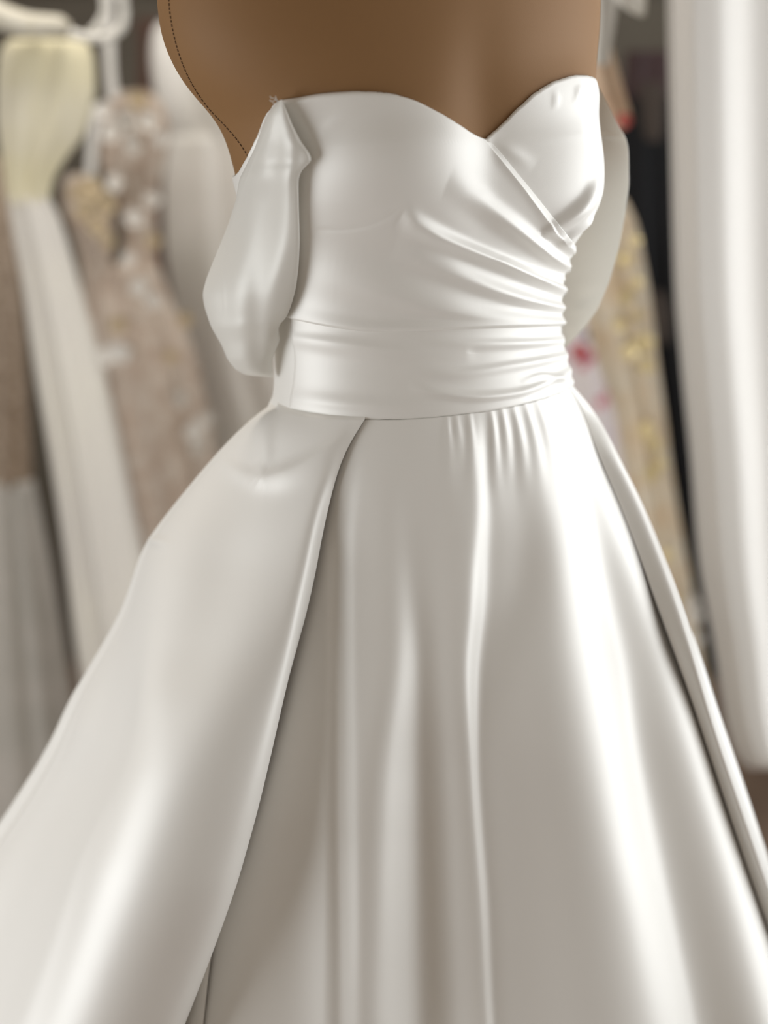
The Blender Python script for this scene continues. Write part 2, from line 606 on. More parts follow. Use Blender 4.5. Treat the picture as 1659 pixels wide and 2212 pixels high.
# rolled top edge
BP2[0] = BP[0] + BN[0] * 0.0006
BP2[1] = BP[1] * 0.5 + BP[0] * 0.5 + BN[1] * 0.0026
bod = grid_obj('bodice', BP2, SATIN, gown, closed=True)
tube_bvh = bvh_of(BP2, True)
tpx, tpy = project(BP2)
bins = np.arange(150, 960, 6.0)
silR = np.array([np.max(np.where(np.abs(tpy - b) < 6, tpx, -1)) for b in bins])
silL = np.array([np.min(np.where(np.abs(tpy - b) < 6, tpx, 9999)) for b in bins])


def coons(T, B, L, R, n, m):
    u = np.linspace(0, 1, m)[None, :, None]
    v = np.linspace(0, 1, n)[:, None, None]
    T, B = polyline(T, m)[None], polyline(B, m)[None]
    L, R = polyline(L, n)[:, None], polyline(R, n)[:, None]
    return ((1 - v) * T + v * B + (1 - u) * L + u * R
            - ((1 - u) * (1 - v) * T[:, :1] + u * (1 - v) * T[:, -1:] + (1 - u) * v * B[:, :1] + u * v * B[:, -1:]))


def drape(G, base, folds, wrap, extra=10):
    """lay a pixel grid on the bodice, raise it by its folds, carry it round the right side"""
    px, py = G[..., 0].copy(), G[..., 1]
    sr = np.interp(py, bins, silR) - 2.0
    sl_ = np.interp(py, bins, silL) + 2.0
    px = np.clip(px, sl_, sr)
    P, N = cast(tube_bvh, px, py)
    n, m = px.shape
    for i in range(n):                         # fill the few misses along a row
        bad = np.isnan(P[i, :, 0])
        if bad.any() and not bad.all():
            ok = np.where(~bad)[0]
            for j in np.where(bad)[0]:
                k = ok[np.argmin(np.abs(ok - j))]
                P[i, j], N[i, j] = P[i, k], N[i, k]
    H = base + folds(G[..., 0], py)
    cols = [P + N * H[..., None]]
    if extra:
        ex = []
        for i in range(n):
            row = []
            for k in range(1, extra + 1):
                q = P[i, -1] + np.array([0.0005 * k, 0.007 * k * wrap[i], 0])
                hit = tube_bvh.find_nearest(Vector(q))
                nn = np.array(hit[1])
                if nn @ (np.array(hit[0]) - np.array([0.03, 0, hit[0][2]])) < 0:
                    nn = -nn
                row.append(np.array(hit[0]) + nn * (H[i, -1] * (1 - 0.5 * k / extra)))
            ex.append(row)
        cols.append(np.array(ex))
    Q = np.concatenate(cols, 1)
    # light smoothing removes facet noise of the casts
    for _ in range(3):
        Q[1:-1, 1:-1] = (Q[1:-1, 1:-1] * 4 + Q[:-2, 1:-1] + Q[2:, 1:-1] + Q[1:-1, :-2] + Q[1:-1, 2:]) / 8
    return Q


FOLD = [(628, 688), (660, 695), (700, 703), (750, 711), (800, 716), (870, 716), (1000, 712), (1100, 709), (1180, 707), (1228, 706)]
LOWER = [(x, y - 12) for x, y in FOLD]
WRAP_T = [(540, 330), (560, 288), (580, 246), (607, 218), (640, 213), (700, 203), (770, 199), (830, 202), (880, 213), (930, 235), (980, 265), (1015, 288), (1045, 301)]
WRAP_L = [(540, 330), (568, 450), (600, 580), (628, 688)]
WRAP_R = [(1045, 301), (1085, 350), (1130, 404), (1165, 448), (1200, 492), (1228, 527), (1241, 546), (1236, 562), (1230, 600), (1228, 650), (1228, 706)]
PLEATS = [
    [(960, 398, 0, 30, 26), (1000, 414, 3, 26, 26), (1050, 446, 5, 20, 24), (1110, 486, 6, 16, 22), (1170, 532, 6, 12, 18), (1225, 575, 7, 9, 14)],
    [(868, 458, 0, 20, 24), (895, 473, 5, 16, 28), (950, 504, 7, 13, 26), (1010, 533, 7, 11, 22), (1080, 562, 7, 10, 18), (1150, 596, 7, 9, 15), (1225, 632, 7, 8, 12)],
    [(850, 530, 0, 40, 30), (920, 560, 4, 34, 26), (1000, 598, 5.5, 22, 20), (1090, 634, 6, 16, 15), (1160, 653, 6, 11, 13), (1225, 668, 6, 8, 10)],
    [(660, 590, 0, 60, 50), (740, 600, 3, 60, 46), (840, 628, 5, 50, 30), (940, 660, 5, 36, 22), (1060, 684, 4, 18, 14), (1225, 694, 4, 8, 8)],
    [(1060, 318, 0, 4, 10), (1090, 352, 1.5, 5, 14), (1140, 412, 1.5, 5, 14), (1200, 488, 2, 5, 14), (1236, 540, 4, 6, 12)],
    [(680, 492, 0, 5, 5), (740, 492, -.7, 6, 6), (800, 482, -.9, 6, 6), (850, 455, -.7, 6, 8), (872, 430, 0, 6, 8)],
    [(690, 285, 0, 10, 14), (735, 255, .6, 10, 14), (800, 232, 0, 10, 14)],
    [(1100, 560, 0, 5, 5), (1160, 586, 1.5, 5, 6), (1225, 605, 3, 7, 6)],
    [(640, 684, 2.5, 30, 14), (720, 702, 3.5, 26, 12), (800, 710, 4, 20, 9), (900, 709, 4, 16, 8), (1050, 704, 4, 12, 7), (1225, 701, 4, 7, 6)],
]
n1, m1 = 300, 420
G = coons(WRAP_T, FOLD, WRAP_L, WRAP_R, n1, m1)
vv = np.linspace(0, 1, n1)
ee = (np.arange(m1) / (m1 - 1))


def wrap_h(px, py):
    h = ridges(PLEATS, px, py) * (1 - .4 * np.clip((px - 1170) / 55, 0, 1))
    n, m = px.shape
    edge = np.minimum(1, np.arange(n) / 3.0)[:, None] * np.ones((1, m))       # rolled neckline
    h = h - 0.0022 * (1 - edge)
    low = np.clip((np.arange(n)[::-1]) / 5.0, 0, 1)[:, None]
    h = h - 0.0045 * (1 - np.sqrt(low))
    rt = np.clip((np.arange(m)[::-1])[None, :] / 4.0, 0, 1)
    dg = np.clip((0.58 - vv) / 0.05, 0, 1)[:, None]
    h = h - 0.0018 * (1 - np.sqrt(rt)) * dg
    return h


rl = polyline(WRAP_R, n1)
wrapamt = np.clip((rl[:, 1] - 535) / 40, 0, 1)
wrapamt = np.where(rl[:, 1] < 535, 0.0, wrapamt)
Q = drape(G, 0.0030, wrap_h, wrapamt)
grid_obj('wrap_panel', Q, SATIN, gown, thick=0.0010)

BANDS = [
    [(640, 730, 2, 14, 20), (740, 742, 3, 16, 24), (880, 760, 2, 18, 26), (1000, 762, 1, 14, 20)],
    [(900, 735, 0, 12, 14), (1020, 742, 2.5, 12, 14), (1130, 740, 3.5, 9, 12), (1230, 735, 4, 8, 9)],
    [(860, 792, 0, 16, 20), (980, 806, 2.5, 14, 16), (1100, 790, 3, 10, 14), (1230, 768, 5, 9, 10)],
    [(880, 832, 0, 16, 14), (940, 848, 3, 14, 10), (1030, 858, 4, 12, 9), (1110, 850, 3, 10, 9), (1170, 830, 3, 9, 9), (1232, 800, 5, 9, 9)],
    [(640, 860, 1, 20, 14), (760, 874, 2, 20, 14), (900, 882, 1, 18, 12), (1000, 880, 0, 14, 10)],
    [(1120, 826, 0, 6, 7), (1165, 812, 2.5, 7, 8), (1235, 828, 4, 8, 8)],
]
BAND_B = [(626, 884), (680, 894), (740, 903), (785, 907), (860, 907), (940, 902), (1020, 893), (1090, 882), (1150, 868), (1200, 852), (1243, 830)]
BAND_L = [(628, 676), (636, 735), (638, 780), (634, 830), (626, 884)]
BAND_R = [(1228, 694), (1230, 740), (1237, 790), (1243, 830)]
G = coons(LOWER, BAND_B, BAND_L, BAND_R, 200, 420)


def band_h(px, py):
    h = ridges(BANDS, px, py) * (1 - .5 * np.clip((px - 1170) / 55, 0, 1))
    n, m = px.shape
    low = np.clip((np.arange(n)[::-1]) / 6.0, 0, 1)[:, None]
    up = np.clip(np.arange(n) / 20.0, 0, 1)[:, None]
    lf = np.clip(np.arange(m) / 4.0, 0, 1)[None, :]
    return h * up - 0.0014 * (1 - np.sqrt(low)) - 0.0012 * (1 - np.sqrt(lf))


Q = drape(G, 0.0022, band_h, np.ones(200))
grid_obj('waistband', Q, SATIN, gown, thick=0.0010)

# ------------------------------------------------------------------ skirt
SK = np.array([  # photo row, left, right (of the inner skirt)
    (780, 612, 1226), (830, 600, 1236), (880, 575, 1255), (930, 560, 1280), (1000, 540, 1312), (1080, 515, 1345), (1180, 480, 1390), (1290, 445, 1437),
    (1420, 410, 1490), (1560, 380, 1535), (1700, 350, 1585), (1850, 320, 1635), (2050, 270, 1705), (2250, 210, 1790), (2600, 110, 1930), (3100, -30, 2130), (3900, -260, 2450)])
NS = 900
SPHI = np.linspace(0, 2 * math.pi, NS, endpoint=False)
seam3, _ = cast(tube_bvh, sm[:, 0], sm[:, 1])


def skirt_base(py):
    xl = pchip(SK[:, 0], SK[:, 1], py)
    xr = pchip(SK[:, 0], SK[:, 2], py)
    A = at_y(xl, py, np.zeros_like(py))
    B = at_y(xr, py, np.zeros_like(py))
    c = (A + B) / 2
    W = (B[:, 0] - A[:, 0]) / 2
    k = np.clip((py - 830) / 600, 0, 1)
    k = k * k * (3 - 2 * k)
    rho = 0.78 + 0.12 * k
    yaw = YAW * (1 - 0.6 * k)
    a = W / np.sqrt(np.cos(yaw) ** 2 + (rho * np.sin(yaw)) ** 2)
    b = a * rho
    e1 = np.stack([np.cos(yaw), np.sin(yaw), 0 * yaw], 1)
    e2 = np.stack([np.sin(yaw), -np.cos(yaw), 0 * yaw], 1)
    return (c[:, None] + a[:, None, None] * np.cos(SPHI)[None, :, None] * e1[:, None]
            + b[:, None, None] * np.sin(SPHI)[None, :, None] * e2[:, None]), c


srow = np.concatenate([np.linspace(780, 1000, 160), np.linspace(1000, 2300, 330)[1:], np.linspace(2300, 3900, 80)[1:]])
KP, kc = skirt_base(srow)
for X in (KP, kc):
    for _ in range(400):
        X[1:-1] = (X[:-2] + 2 * X[1:-1] + X[2:]) / 4
keep = KP[:, 0, 2] > 0.01
KP, kc, srow = KP[keep], kc[keep], srow[keep]
# waist rows slide to the seam: the top edge of the skirt follows the waist seam of the bodice
kpx, kpy = project(KP)
KN = grid_normals(KP, True)
KN *= np.sign((KN * (KP - kc[:, None])).sum(2).mean())
kface = np.clip((KN * (CAM - KP)).sum(2) / np.linalg.norm(CAM - KP, axis=2) * 4, 0, 1)
skirt_left = lambda y: np.interp(y, SK[:, 0], SK[:, 1])
skirt_right = lambda y: np.interp(y, SK[:, 0], SK[:, 2])
SF = [
    [(870, 1185, 16, .3), (930, 1205, 22, .5), (1000, 1228, 26, .6), (1200, 1285, 40, .6), (1400, 1345, 55, .6), (1600, 1395, 62, .6), (1800, 1435, 62, .6), (2000, 1485, 62, .6), (2212, 1535, 68, .6), (2600, 1620, 80, .6)],
    [(960, 1120, 20, -.2), (1100, 1160, 30, -.3), (1250, 1180, 40, -.45), (1400, 1170, 62, -.45), (1600, 1190, 72, -.45), (1800, 1232, 75, -.45), (2000, 1265, 85, -.45), (2212, 1285, 95, -.45), (2600, 1330, 90, -.5)],
    [(930, 1038, 10, .4), (1100, 1048, 18, .6), (1300, 1046, 24, .9), (1450, 1036, 22, .9), (1700, 1048, 18, .7), (2000, 1075, 18, .7), (2212, 1085, 18, .7), (2600, 1110, 20, .4)],
    [(1100, 960, 30, -.15), (1400, 965, 38, -.25), (1700, 985, 40, -.3), (2000, 1000, 45, -.3), (2212, 1010, 50, -.3), (2600, 1030, 60, -.3)],
    [(1050, 860, 30, .2), (1200, 870, 32, .4), (1400, 880, 34, .8), (1700, 855, 46, 1.3), (2000, 845, 52, 1.5), (2212, 840, 58, 1.5), (2600, 840, 60, .8)],
    [(1000, 775, 16, -.1), (1200, 755, 14, -.2), (1500, 750, 14, -.2), (1800, 752, 16, -.2), (2100, 758, 18, -.2), (2600, 760, 30, -.2)],
    [(1200, 718, 10, .35), (1500, 708, 9, .6), (1800, 705, 9, .7), (2100, 706, 11, .7), (2600, 710, 16, .6)],
    [(1100, 700, 24, .1), (1400, 660, 36, .35), (1700, 625, 50, .5), (2000, 565, 70, .6), (2212, 560, 80, .6), (2600, 540, 90, .5)],
    [(960, 1262, 10, -.6), (1100, 1310, 14, -1.2), (1250, 1372, 22, -1.7), (1400, 1432, 28, -1.9), (1600, 1482, 34, -1.9), (1800, 1538, 36, -1.9), (2000, 1585, 38, -1.9), (2212, 1630, 40, -1.9), (2600, 1720, 50, -1.9)],
    [(1100, 1335, 8, .3), (1300, 1412, 11, .6), (1500, 1485, 12, .6), (1700, 1548, 12, .6), (1900, 1612, 14, .6), (2212, 1705, 18, .6), (2600, 1810, 20, .5)],
    [(1850, 470, 8, .0), (2000, 452, 8, -.5), (2212, 430, 9, -.8), (2600, 390, 12, -.8)],
]
gather = []
for x0, y0_, y1_, amp, dx in [(965, 905, 985, .5, 2), (985, 900, 960, .4, 4), (1012, 897, 1000, .5, 6), (1058, 890, 1010, .6, 14), (1082, 886, 985, .6, 14),
                              (1106, 882, 1000, .6, 22), (1132, 876, 985, .6, 24), (1158, 868, 970, .5, 26), (1180, 862, 950, .5, 26), (1208, 852, 940, .5, 26)]:
    for sg in (-1, 1):
        gather.append([(y0_ - 8, x0 + sg * 5, 5, sg * amp * .3), (y0_ + 20, x0 + sg * 5 + dx * .3, 5.5, sg * amp * .8), ((y0_ + y1_) / 2, x0 + sg * 7 + dx * .6, 7, sg * amp * .7),
                       (y1_, x0 + sg * 9 + dx, 10, sg * amp * .45), (y1_ + 80, x0 + sg * 12 + dx * 1.6, 15, sg * amp * .08), (y1_ + 140, x0 + sg * 12 + dx * 2, 18, 0), (y1_ + 4000, x0 + dx * 2, 18, 0)])
skf = slope_field(SF, (-200, 2000), (780, 2700), 3, 8, (skirt_left, skirt_right))
skg = slope_field(gather, (800, 1400), (800, 1300), 2, 4)
ramp = np.clip((kpy - 850) / 120, 0, 1)
kh = skf(kpx, kpy) * kface * ramp + skg(kpx, kpy) * kface
# folds round the back, unseen from the front
back = 1 - kface
kh += back * 0.012 * np.sin(SPHI * 17)[None] * np.clip((srow - 900) / 500, 0, 1)[:, None]
KP2 = KP + KN * kh[..., None]
# start of the skirt on the waist seam: rows above the seam tuck under the band
seam_row = pchip(sm[:, 0], sm[:, 1], kpx)
tuck = np.clip((seam_row - kpy) / 6, 0, 1) * kface
KP2 = KP2 - KN * (tuck * 0.012)[..., None]
skirt = grid_obj('skirt', KP2, SATIN, gown, closed=True)
skirt_bvh = bvh_of(KP2, True)
skirt0_bvh = bvh_of(KP, True)

# ------------------------------------------------------------------ overskirt: open at the front, from its left edge round the back to its right edge
EA = [(787, 907), (766, 940), (746, 977), (728, 1025), (711, 1090), (696, 1160), (681, 1240), (662, 1325), (640, 1405), (611, 1510), (580, 1625), (548, 1740), (510, 1865), (463, 1990), (420, 2110), (380, 2215), (300, 2420), (160, 2800), (-10, 3300)]
EC = [(596, 878), (572, 890), (545, 908), (500, 948), (450, 1003), (390, 1077), (342, 1140), (318, 1178), (305, 1212), (277, 1300), (236, 1380), (168, 1500), (132, 1580), (62, 1700), (0, 1795), (-130, 1990), (-260, 2200), (-420, 2480), (-620, 2900), (-820, 3400)]
EE = [(1240, 836), (1270, 872), (1300, 915), (1337, 990), (1382, 1082), (1422, 1180), (1462, 1290), (1502, 1420), (1542, 1560), (1582, 1682), (1622, 1800), (1661, 1915), (1740, 2140), (1850, 2450), (2000, 2900), (2170, 3400)]
EF = [(1233, 838), (1262, 900), (1290, 975), (1330, 1070), (1370, 1170), (1410, 1280), (1450, 1390), (1490, 1500), (1530, 1620), (1570, 1740), (1610, 1860), (1659, 2000), (1730, 2210), (1820, 2500), (1950, 2900), (2110, 3400)]


def edge3d(pts, mode, off=None, Y=None):
    p = polyline(pts, 160)
    if mode == 'skirt':
        P, N = cast(skirt0_bvh, p[:, 0], p[:, 1])
        ok = ~np.isnan(P[:, 0])
        yy = np.interp(np.arange(len(p)), np.where(ok)[0], P[ok][:, 1])
        k = np.where(ok)[0][-1]
        if k < len(p) - 1:
            g = (yy[k] - yy[k - 20]) / 20
            yy[k + 1:] = yy[k] + g * np.arange(1, len(p) - k)
        Yv = yy - np.interp(p[:, 1], off[0], off[1])
    else:
        Yv = np.interp(p[:, 1], Y[0], Y[1])
    return at_y(p[:, 0], p[:, 1], Yv)


A3 = edge3d(EA, 'skirt', ([880, 1000, 1400, 2200], [.004, .007, .011, .015]))
C3 = edge3d(EC, 'plane', Y=([880, 1000, 1400, 2200, 3400], [-.055, -.03, .0, .02, .05]))
F3 = edge3d(EF, 'skirt', ([830, 1000, 1400, 2200], [.002, .004, .006, .006]))
pe = polyline(EE, 160)
fy = np.interp(pe[:, 1], project(F3)[1], F3[:, 1])
E3 = at_y(pe[:, 0], pe[:, 1], fy + np.interp(pe[:, 1], [830, 1000, 1400, 2200], [.012, .004, -.004, -.012]))
zmin = 0.012
ztopo = min(A3[0, 2], C3[0, 2], E3[0, 2], F3[0, 2])


def by_z(P, s):
    """point on an edge at fraction s of the way from waist to floor"""
    z = P[:, 2]
    zq = z[0] + (zmin - z[0]) * s
    o = np.argsort(z)
    q = np.stack([np.interp(zq, z[o], P[o, 0]), np.interp(zq, z[o], P[o, 1]), zq], 1)
    below = zq < z[-1]
    if below.any():
        g = (P[-1] - P[-12]) / (z[-1] - z[-12])
        q[below] = P[-1] + g * (zq[below] - z[-1])[:, None]
    return q


NO = 520
so = np.linspace(0, 1, NO) ** 1.25
Ar, Cr, Er, Fr = (by_z(X, so) for X in (A3, C3, E3, F3))
for X in (Ar, Cr, Er, Fr):
    for _ in range(40):
        X[1:-1] = (X[:-2] + 2 * X[1:-1] + X[2:]) / 4


def bez(p0, p1, p2, p3, n):
    t = np.linspace(0, 1, n)[None, :, None]
    p0, p1, p2, p3 = (p[:, None] for p in (p0, p1, p2, p3))
    return (1 - t) ** 3 * p0 + 3 * t * (1 - t) ** 2 * p1 + 3 * t * t * (1 - t) * p2 + t ** 3 * p3


def mk(x, y, z):
    return np.stack([x, y, z], 1)


flare = so
P1 = mk(Ar[:, 0] + (Cr[:, 0] - Ar[:, 0]) * .36, Ar[:, 1] - 0.11 * np.clip(so * 2.6, 0, 1) ** 2 * (3 - 2 * np.clip(so * 2.6, 0, 1)), Ar[:, 2] * .7 + Cr[:, 2] * .3)
P2 = mk(Cr[:, 0], Cr[:, 1] + (Ar[:, 1] - Cr[:, 1]) * .55, Cr[:, 2])
segL = bez(Ar, P1, P2, Cr, 420)
Yback = 0.10 + 0.55 * so
midx = (Cr[:, 0] + Er[:, 0]) / 2
Dr = mk(midx, Yback, (Cr[:, 2] + Er[:, 2]) / 2)
segB1 = bez(Cr, mk(Cr[:, 0], Cr[:, 1] + (Yback - Cr[:, 1]) * .55, Cr[:, 2]), mk(Dr[:, 0] - (midx - Cr[:, 0]) * .55, Yback, Dr[:, 2]), Dr, 120)[:, 1:]
segB2 = bez(Dr, mk(Dr[:, 0] + (Er[:, 0] - midx) * .55, Yback, Dr[:, 2]), mk(Er[:, 0], Er[:, 1] + (Yback - Er[:, 1]) * .55, Er[:, 2]), Er, 120)[:, 1:]
segR = bez(Er, mk(Er[:, 0] * .75 + Fr[:, 0] * .25, Er[:, 1] - .006, Er[:, 2]), mk(Fr[:, 0] * .7 + Er[:, 0] * .3, Fr[:, 1] * .9 + Er[:, 1] * .1, Fr[:, 2]), Fr, 60)[:, 1:]
OP = np.concatenate([segL, segB1, segB2, segR], 1)
OF = [
    [(940, 755, 8, .2), (1000, 728, 10, .8), (1100, 698, 13, 1.6), (1250, 666, 16, 2.0), (1400, 630, 19, 2.2), (1600, 574, 25, 2.3), (1800, 512, 32, 2.3), (2000, 442, 38, 2.3), (2212, 356, 42, 2.3), (2600, 200, 60, 2.3)],
    [(940, 640, 40, .05), (1100, 600, 60, .15), (1300, 570, 75, .2), (1500, 540, 72, .25), (1700, 490, 72, .25), (1900, 420, 75, .3), (2100, 340, 80, .3), (2600, 150, 100, .4)],
    [(1250, 345, 20, -.05), (1400, 340, 36, -.3), (1550, 320, 55, -.65), (1700, 270, 75, -.7), (1900, 200, 90, -.7), (2212, 100, 100, -.7), (2600, -60, 120, -.6)],
    [(1180, 322, 12, .2), (1350, 262, 18, .3), (1500, 205, 24, .6), (1650, 130, 30, .7), (1800, 40, 32, .7), (2000, -60, 40, .7), (2600, -400, 60, .7)],
    [(960, 500, 50, .3), (1100, 460, 70, .55), (1250, 430, 75, .7), (1400, 410, 70, .6), (1550, 390, 60, .25), (1680, 370, 60, 0), (2600, 200, 60, 0)],
    [(1700, 300, 18, .0), (1850, 235, 20, .35), (2000, 185, 24, .5), (2212, 110, 30, .5), (2600, -50, 40, .5)],
    [(930, 560, 12, -.25), (980, 556, 12, -.3), (1040, 550, 14, -.05), (1120, 548, 14, 0), (2600, 548, 14, 0)],
    [(930, 588, 12, .25), (980, 582, 12, .3), (1040, 575, 14, .05), (1120, 570, 14, 0), (2600, 570, 14, 0)],
]
left_edge = lambda y: np.interp(y, [p[1] for p in EC], [p[0] for p in EC])
right_edge = lambda y: np.interp(y, [p[1] for p in EA], [p[0] for p in EA])
osf = slope_field(OF, (-700, 900), (860, 2900), 3, 8, (left_edge, right_edge))
opx, opy = project(OP)
ON = grid_normals(OP)
mid = np.stack([midx * .5 + 0.03, np.full(NO, 0.1), Cr[:, 2]], 1)[:, None]
ON *= np.sign((ON * (OP - mid)).sum(2).mean())
oface = np.clip((ON * (CAM - OP)).sum(2) / np.linalg.norm(CAM - OP, axis=2) * 4, 0, 1)
isL = np.zeros(OP.shape[1])
isL[:420] = 1
oh = osf(opx, opy) * oface * isL[None]
OLINES = [
    [(545, 1000, 0, 14, 24), (575, 1030, 2.6, 16, 30), (620, 1020, 3.6, 17, 34), (690, 985, 3.2, 16, 30), (752, 935, 0, 10, 12)],
    [(470, 985, 0, 10, 12), (500, 1010, 1.2, 14, 20), (545, 1030, 1.4, 16, 24), (580, 1040, 0, 14, 18)],
    [(322, 1166, 3, 8, 10), (350, 1172, 2, 10, 12), (385, 1185, 0, 12, 14)],
]
oh += ridges(OLINES, opx, opy) * oface * isL[None]
tback = np.linspace(0, 1, OP.shape[1])
oh += (1 - oface) * (0.02 * np.sin(tback * 90))[None] * so[:, None]
OP2 = OP + ON * oh[..., None]
topn = []
for q in OP2[0]:
    hq = tube_bvh.find_nearest(Vector(q + np.array([0, 0, .004])))
    topn.append(np.array(hq[0]))
topn = np.array(topn)
gap = np.linalg.norm(topn - OP2[0], axis=1, keepdims=True)
inn = topn + (0.05 * np.array([0.04, 0.0, 0]) + 0)[None] * 0
tk = np.stack([topn * (1 - f) + OP2[0] * f + np.array([0, 0, .0005]) * math.sin(f * math.pi) for f in np.linspace(0, .9, 8)])
OP2 = np.concatenate([tk, OP2])
overskirt = grid_obj('overskirt', OP2, SATIN, gown, thick=0.0012)


# the turned-back hem that shows under the opening edge of the overskirt
hl = polyline([(468, 1975), (420, 2110), (380, 2215), (300, 2420), (160, 2800)], 80)
hr = polyline([(470, 1975), (453, 2090), (438, 2212), (405, 2460), (350, 2900)], 80)
hpL = np.stack([np.interp(hl[:, 1], project(A3)[1], A3[:, 1]) + .006]).ravel()
kq, _ = cast(skirt_bvh, hr[:, 0], hr[:, 1])
okq = ~np.isnan(kq[:, 1])
hpR = np.interp(hr[:, 1], hr[okq, 1], kq[okq, 1]) - .004
HA, HB = at_y(hl[:, 0] - 6, hl[:, 1], hpL), at_y(hr[:, 0], hr[:, 1], hpR)
tq = np.linspace(0, 1, 24)
HP = HA[:, None] * (1 - tq[None, :, None]) + HB[:, None] * tq[None, :, None]
HP[..., 1] -= 0.006 * np.sin(tq * math.pi)[None]
grid_obj('turned_hem', HP, SATIN, gown, thick=0.001)

# ------------------------------------------------------------------ sleeves (puffs)
def puff(name, L, R, Yl, Yr, bulge, thick, feats, m, parent, ny=160, nx=90, lines=None):
    y0, y1 = L[0][1], L[-1][1]
    t = (1 - np.cos(np.linspace(0, math.pi, ny))) / 2
    py = y0 + (y1 - y0) * t
    l = np.array(L, float)
    r = np.array(R, float)
    xl = np.interp(py, l[:, 1], l[:, 0])
    xr = np.interp(py, r[:, 1], r[:, 0])
    for k in range(3):
        xl[1:-1] = (xl[:-2] + 2 * xl[1:-1] + xl[2:]) / 4
        xr[1:-1] = (xr[:-2] + 2 * xr[1:-1] + xr[2:]) / 4
    s = (1 - np.cos(np.linspace(0, math.pi, nx))) / 2
    px = xl[:, None] + (xr - xl)[:, None] * s[None]
    pyy = np.repeat(py[:, None], nx, 1)
    wid = np.tanh((xr - xl) / 100)
    for k in range(20):
        wid[1:-1] = (wid[:-2] + 2 * wid[1:-1] + wid[2:]) / 4
    prof = np.sqrt(np.clip(4 * s * (1 - s), 0, 1))[None] * wid[:, None]
    yl = Yl(py)[:, None]
    yr = Yr(py)[:, None]
    base = yl + (yr - yl) * s[None]
    for _ in range(150):
        base[1:-1] = (base[:-2] + 2 * base[1:-1] + base[2:]) / 4
    h = slope_field(feats, (px.min() - 40, px.max() + 40), (y0 - 20, y1 + 20), 2, 4,
                    (lambda y: np.interp(y, l[:, 1], l[:, 0]), lambda y: np.interp(y, r[:, 1], r[:, 0])))(px, pyy)
    if lines:
        h = h + ridges(lines, px, pyy)
    h = h * np.minimum(1, prof * 1.6)
    Fp = at_y(px, pyy, base - bulge * prof - h)
    Bp = at_y(px, pyy, base + thick * prof)
    n, m_ = px.shape
    V = np.concatenate([Fp.reshape(-1, 3), Bp.reshape(-1, 3)])
    Fc = [grid_faces(n, m_), grid_faces(n, m_, off=n * m_, flip=True)]
    rim = np.concatenate([np.arange(m_), np.arange(1, n) * m_ + m_ - 1, (n - 1) * m_ + np.arange(m_ - 2, -1, -1), np.arange(n - 2, 0, -1) * m_])
    r2 = np.roll(rim, -1)
    Fc.append(np.stack([rim, rim + n * m_, r2 + n * m_, r2], 1)[:, ::-1])
    me = mesh_from(name, V, np.concatenate(Fc))
    b2 = bmesh.new()
    b2.from_mesh(me)
    bmesh.ops.remove_doubles(b2, verts=b2.verts, dist=1e-6)
    bmesh.ops.recalc_face_normals(b2, faces=b2.faces)
    b2.to_mesh(me)
    b2.free()
    return link(name, me, m, parent)


SLL = [(605, 216), (590, 232), (580, 246), (566, 276), (550, 321), (530, 361), (517, 386), (510, 430), (491, 490), (470, 540), (446, 600), (437, 634), (441, 662), (455, 705), (478, 745), (491, 777), (510, 800), (532, 811), (586, 815)]
SLR = [(609, 216), (620, 240), (632, 270), (650, 305), (667, 328), (675, 344), (671, 353), (656, 362), (648, 376), (645, 392), (646, 450), (648, 520), (645, 580), (639, 625), (628, 664), (617, 690), (605, 697), (601, 713), (605, 734), (596, 755), (588, 778), (590, 815)]
sp = np.array([p[1] for p in SLR], float)
hp, _ = cast(tube_bvh, np.array([p[0] for p in SLR], float) + 4, sp)
ok = ~np.isnan(hp[:, 0])
sleeve_y = lambda y: np.interp(y, sp[ok], hp[ok][:, 1]) - 0.014
lp = np.array(SLL, float)
lh, _ = cast(torso_bvh, lp[:, 0] + 6, lp[:, 1])
lok = ~np.isnan(lh[:, 0]) & (lp[:, 1] < 345)
lq = np.concatenate([lp[lok, 1], [480, 640, 815]])
lv = np.concatenate([lh[lok][:, 1] - .013, [-.045, -.05, -.055]])
sleeve_yl = lambda y: np.interp(y, lq, lv)
SFE = [
    [(250, 596, 8, .4), (330, 585, 12, .35), (480, 560, 16, .3), (620, 540, 22, .3), (760, 548, 20, .3), (815, 560, 18, .2)],
    [(250, 582, 6, -.3), (330, 560, 9, -.3), (480, 525, 12, -.3), (620, 500, 18, -.25), (760, 515, 16, -.2), (815, 530, 16, -.2)],
    [(330, 640, 9, .5), (400, 632, 10, .3), (500, 628, 14, .25), (620, 610, 18, .3), (700, 590, 14, .3), (815, 580, 10, .2)],
    [(330, 610, 10, -.3), (400, 605, 12, -.25), (500, 600, 14, -.2), (620, 575, 16, -.2), (815, 560, 12, -.1)],
]
puff('sleeve', SLL, SLR, sleeve_yl, sleeve_y, 0.018, 0.016, SFE, SATIN_SOFT, gown,
     lines=[[(598, 226, .3, 3, 3), (566, 300, .5, 3, 3), (530, 390, .5, 3, 3), (502, 480, .5, 3, 3), (482, 580, .4, 3, 3), (486, 700, 0, 3, 3)]])
SRL = [(1286, 186), (1270, 230), (1260, 300), (1255, 400), (1240, 500), (1215, 600), (1205, 680), (1205, 720), (1216, 752)]
SRR = [(1294, 188), (1308, 215), (1325, 250), (1341, 280), (1353, 298), (1358, 325), (1359, 400), (1351, 460), (1336, 540), (1316, 610), (1291, 668), (1262, 709), (1228, 745), (1218, 752)]
SRF = [[(200, 1290, 8, .2), (400, 1320, 12, .15), (600, 1290, 12, .2), (752, 1230, 8, .1)],
       [(640, 1240, 20, -.2), (752, 1220, 12, -.3)]]
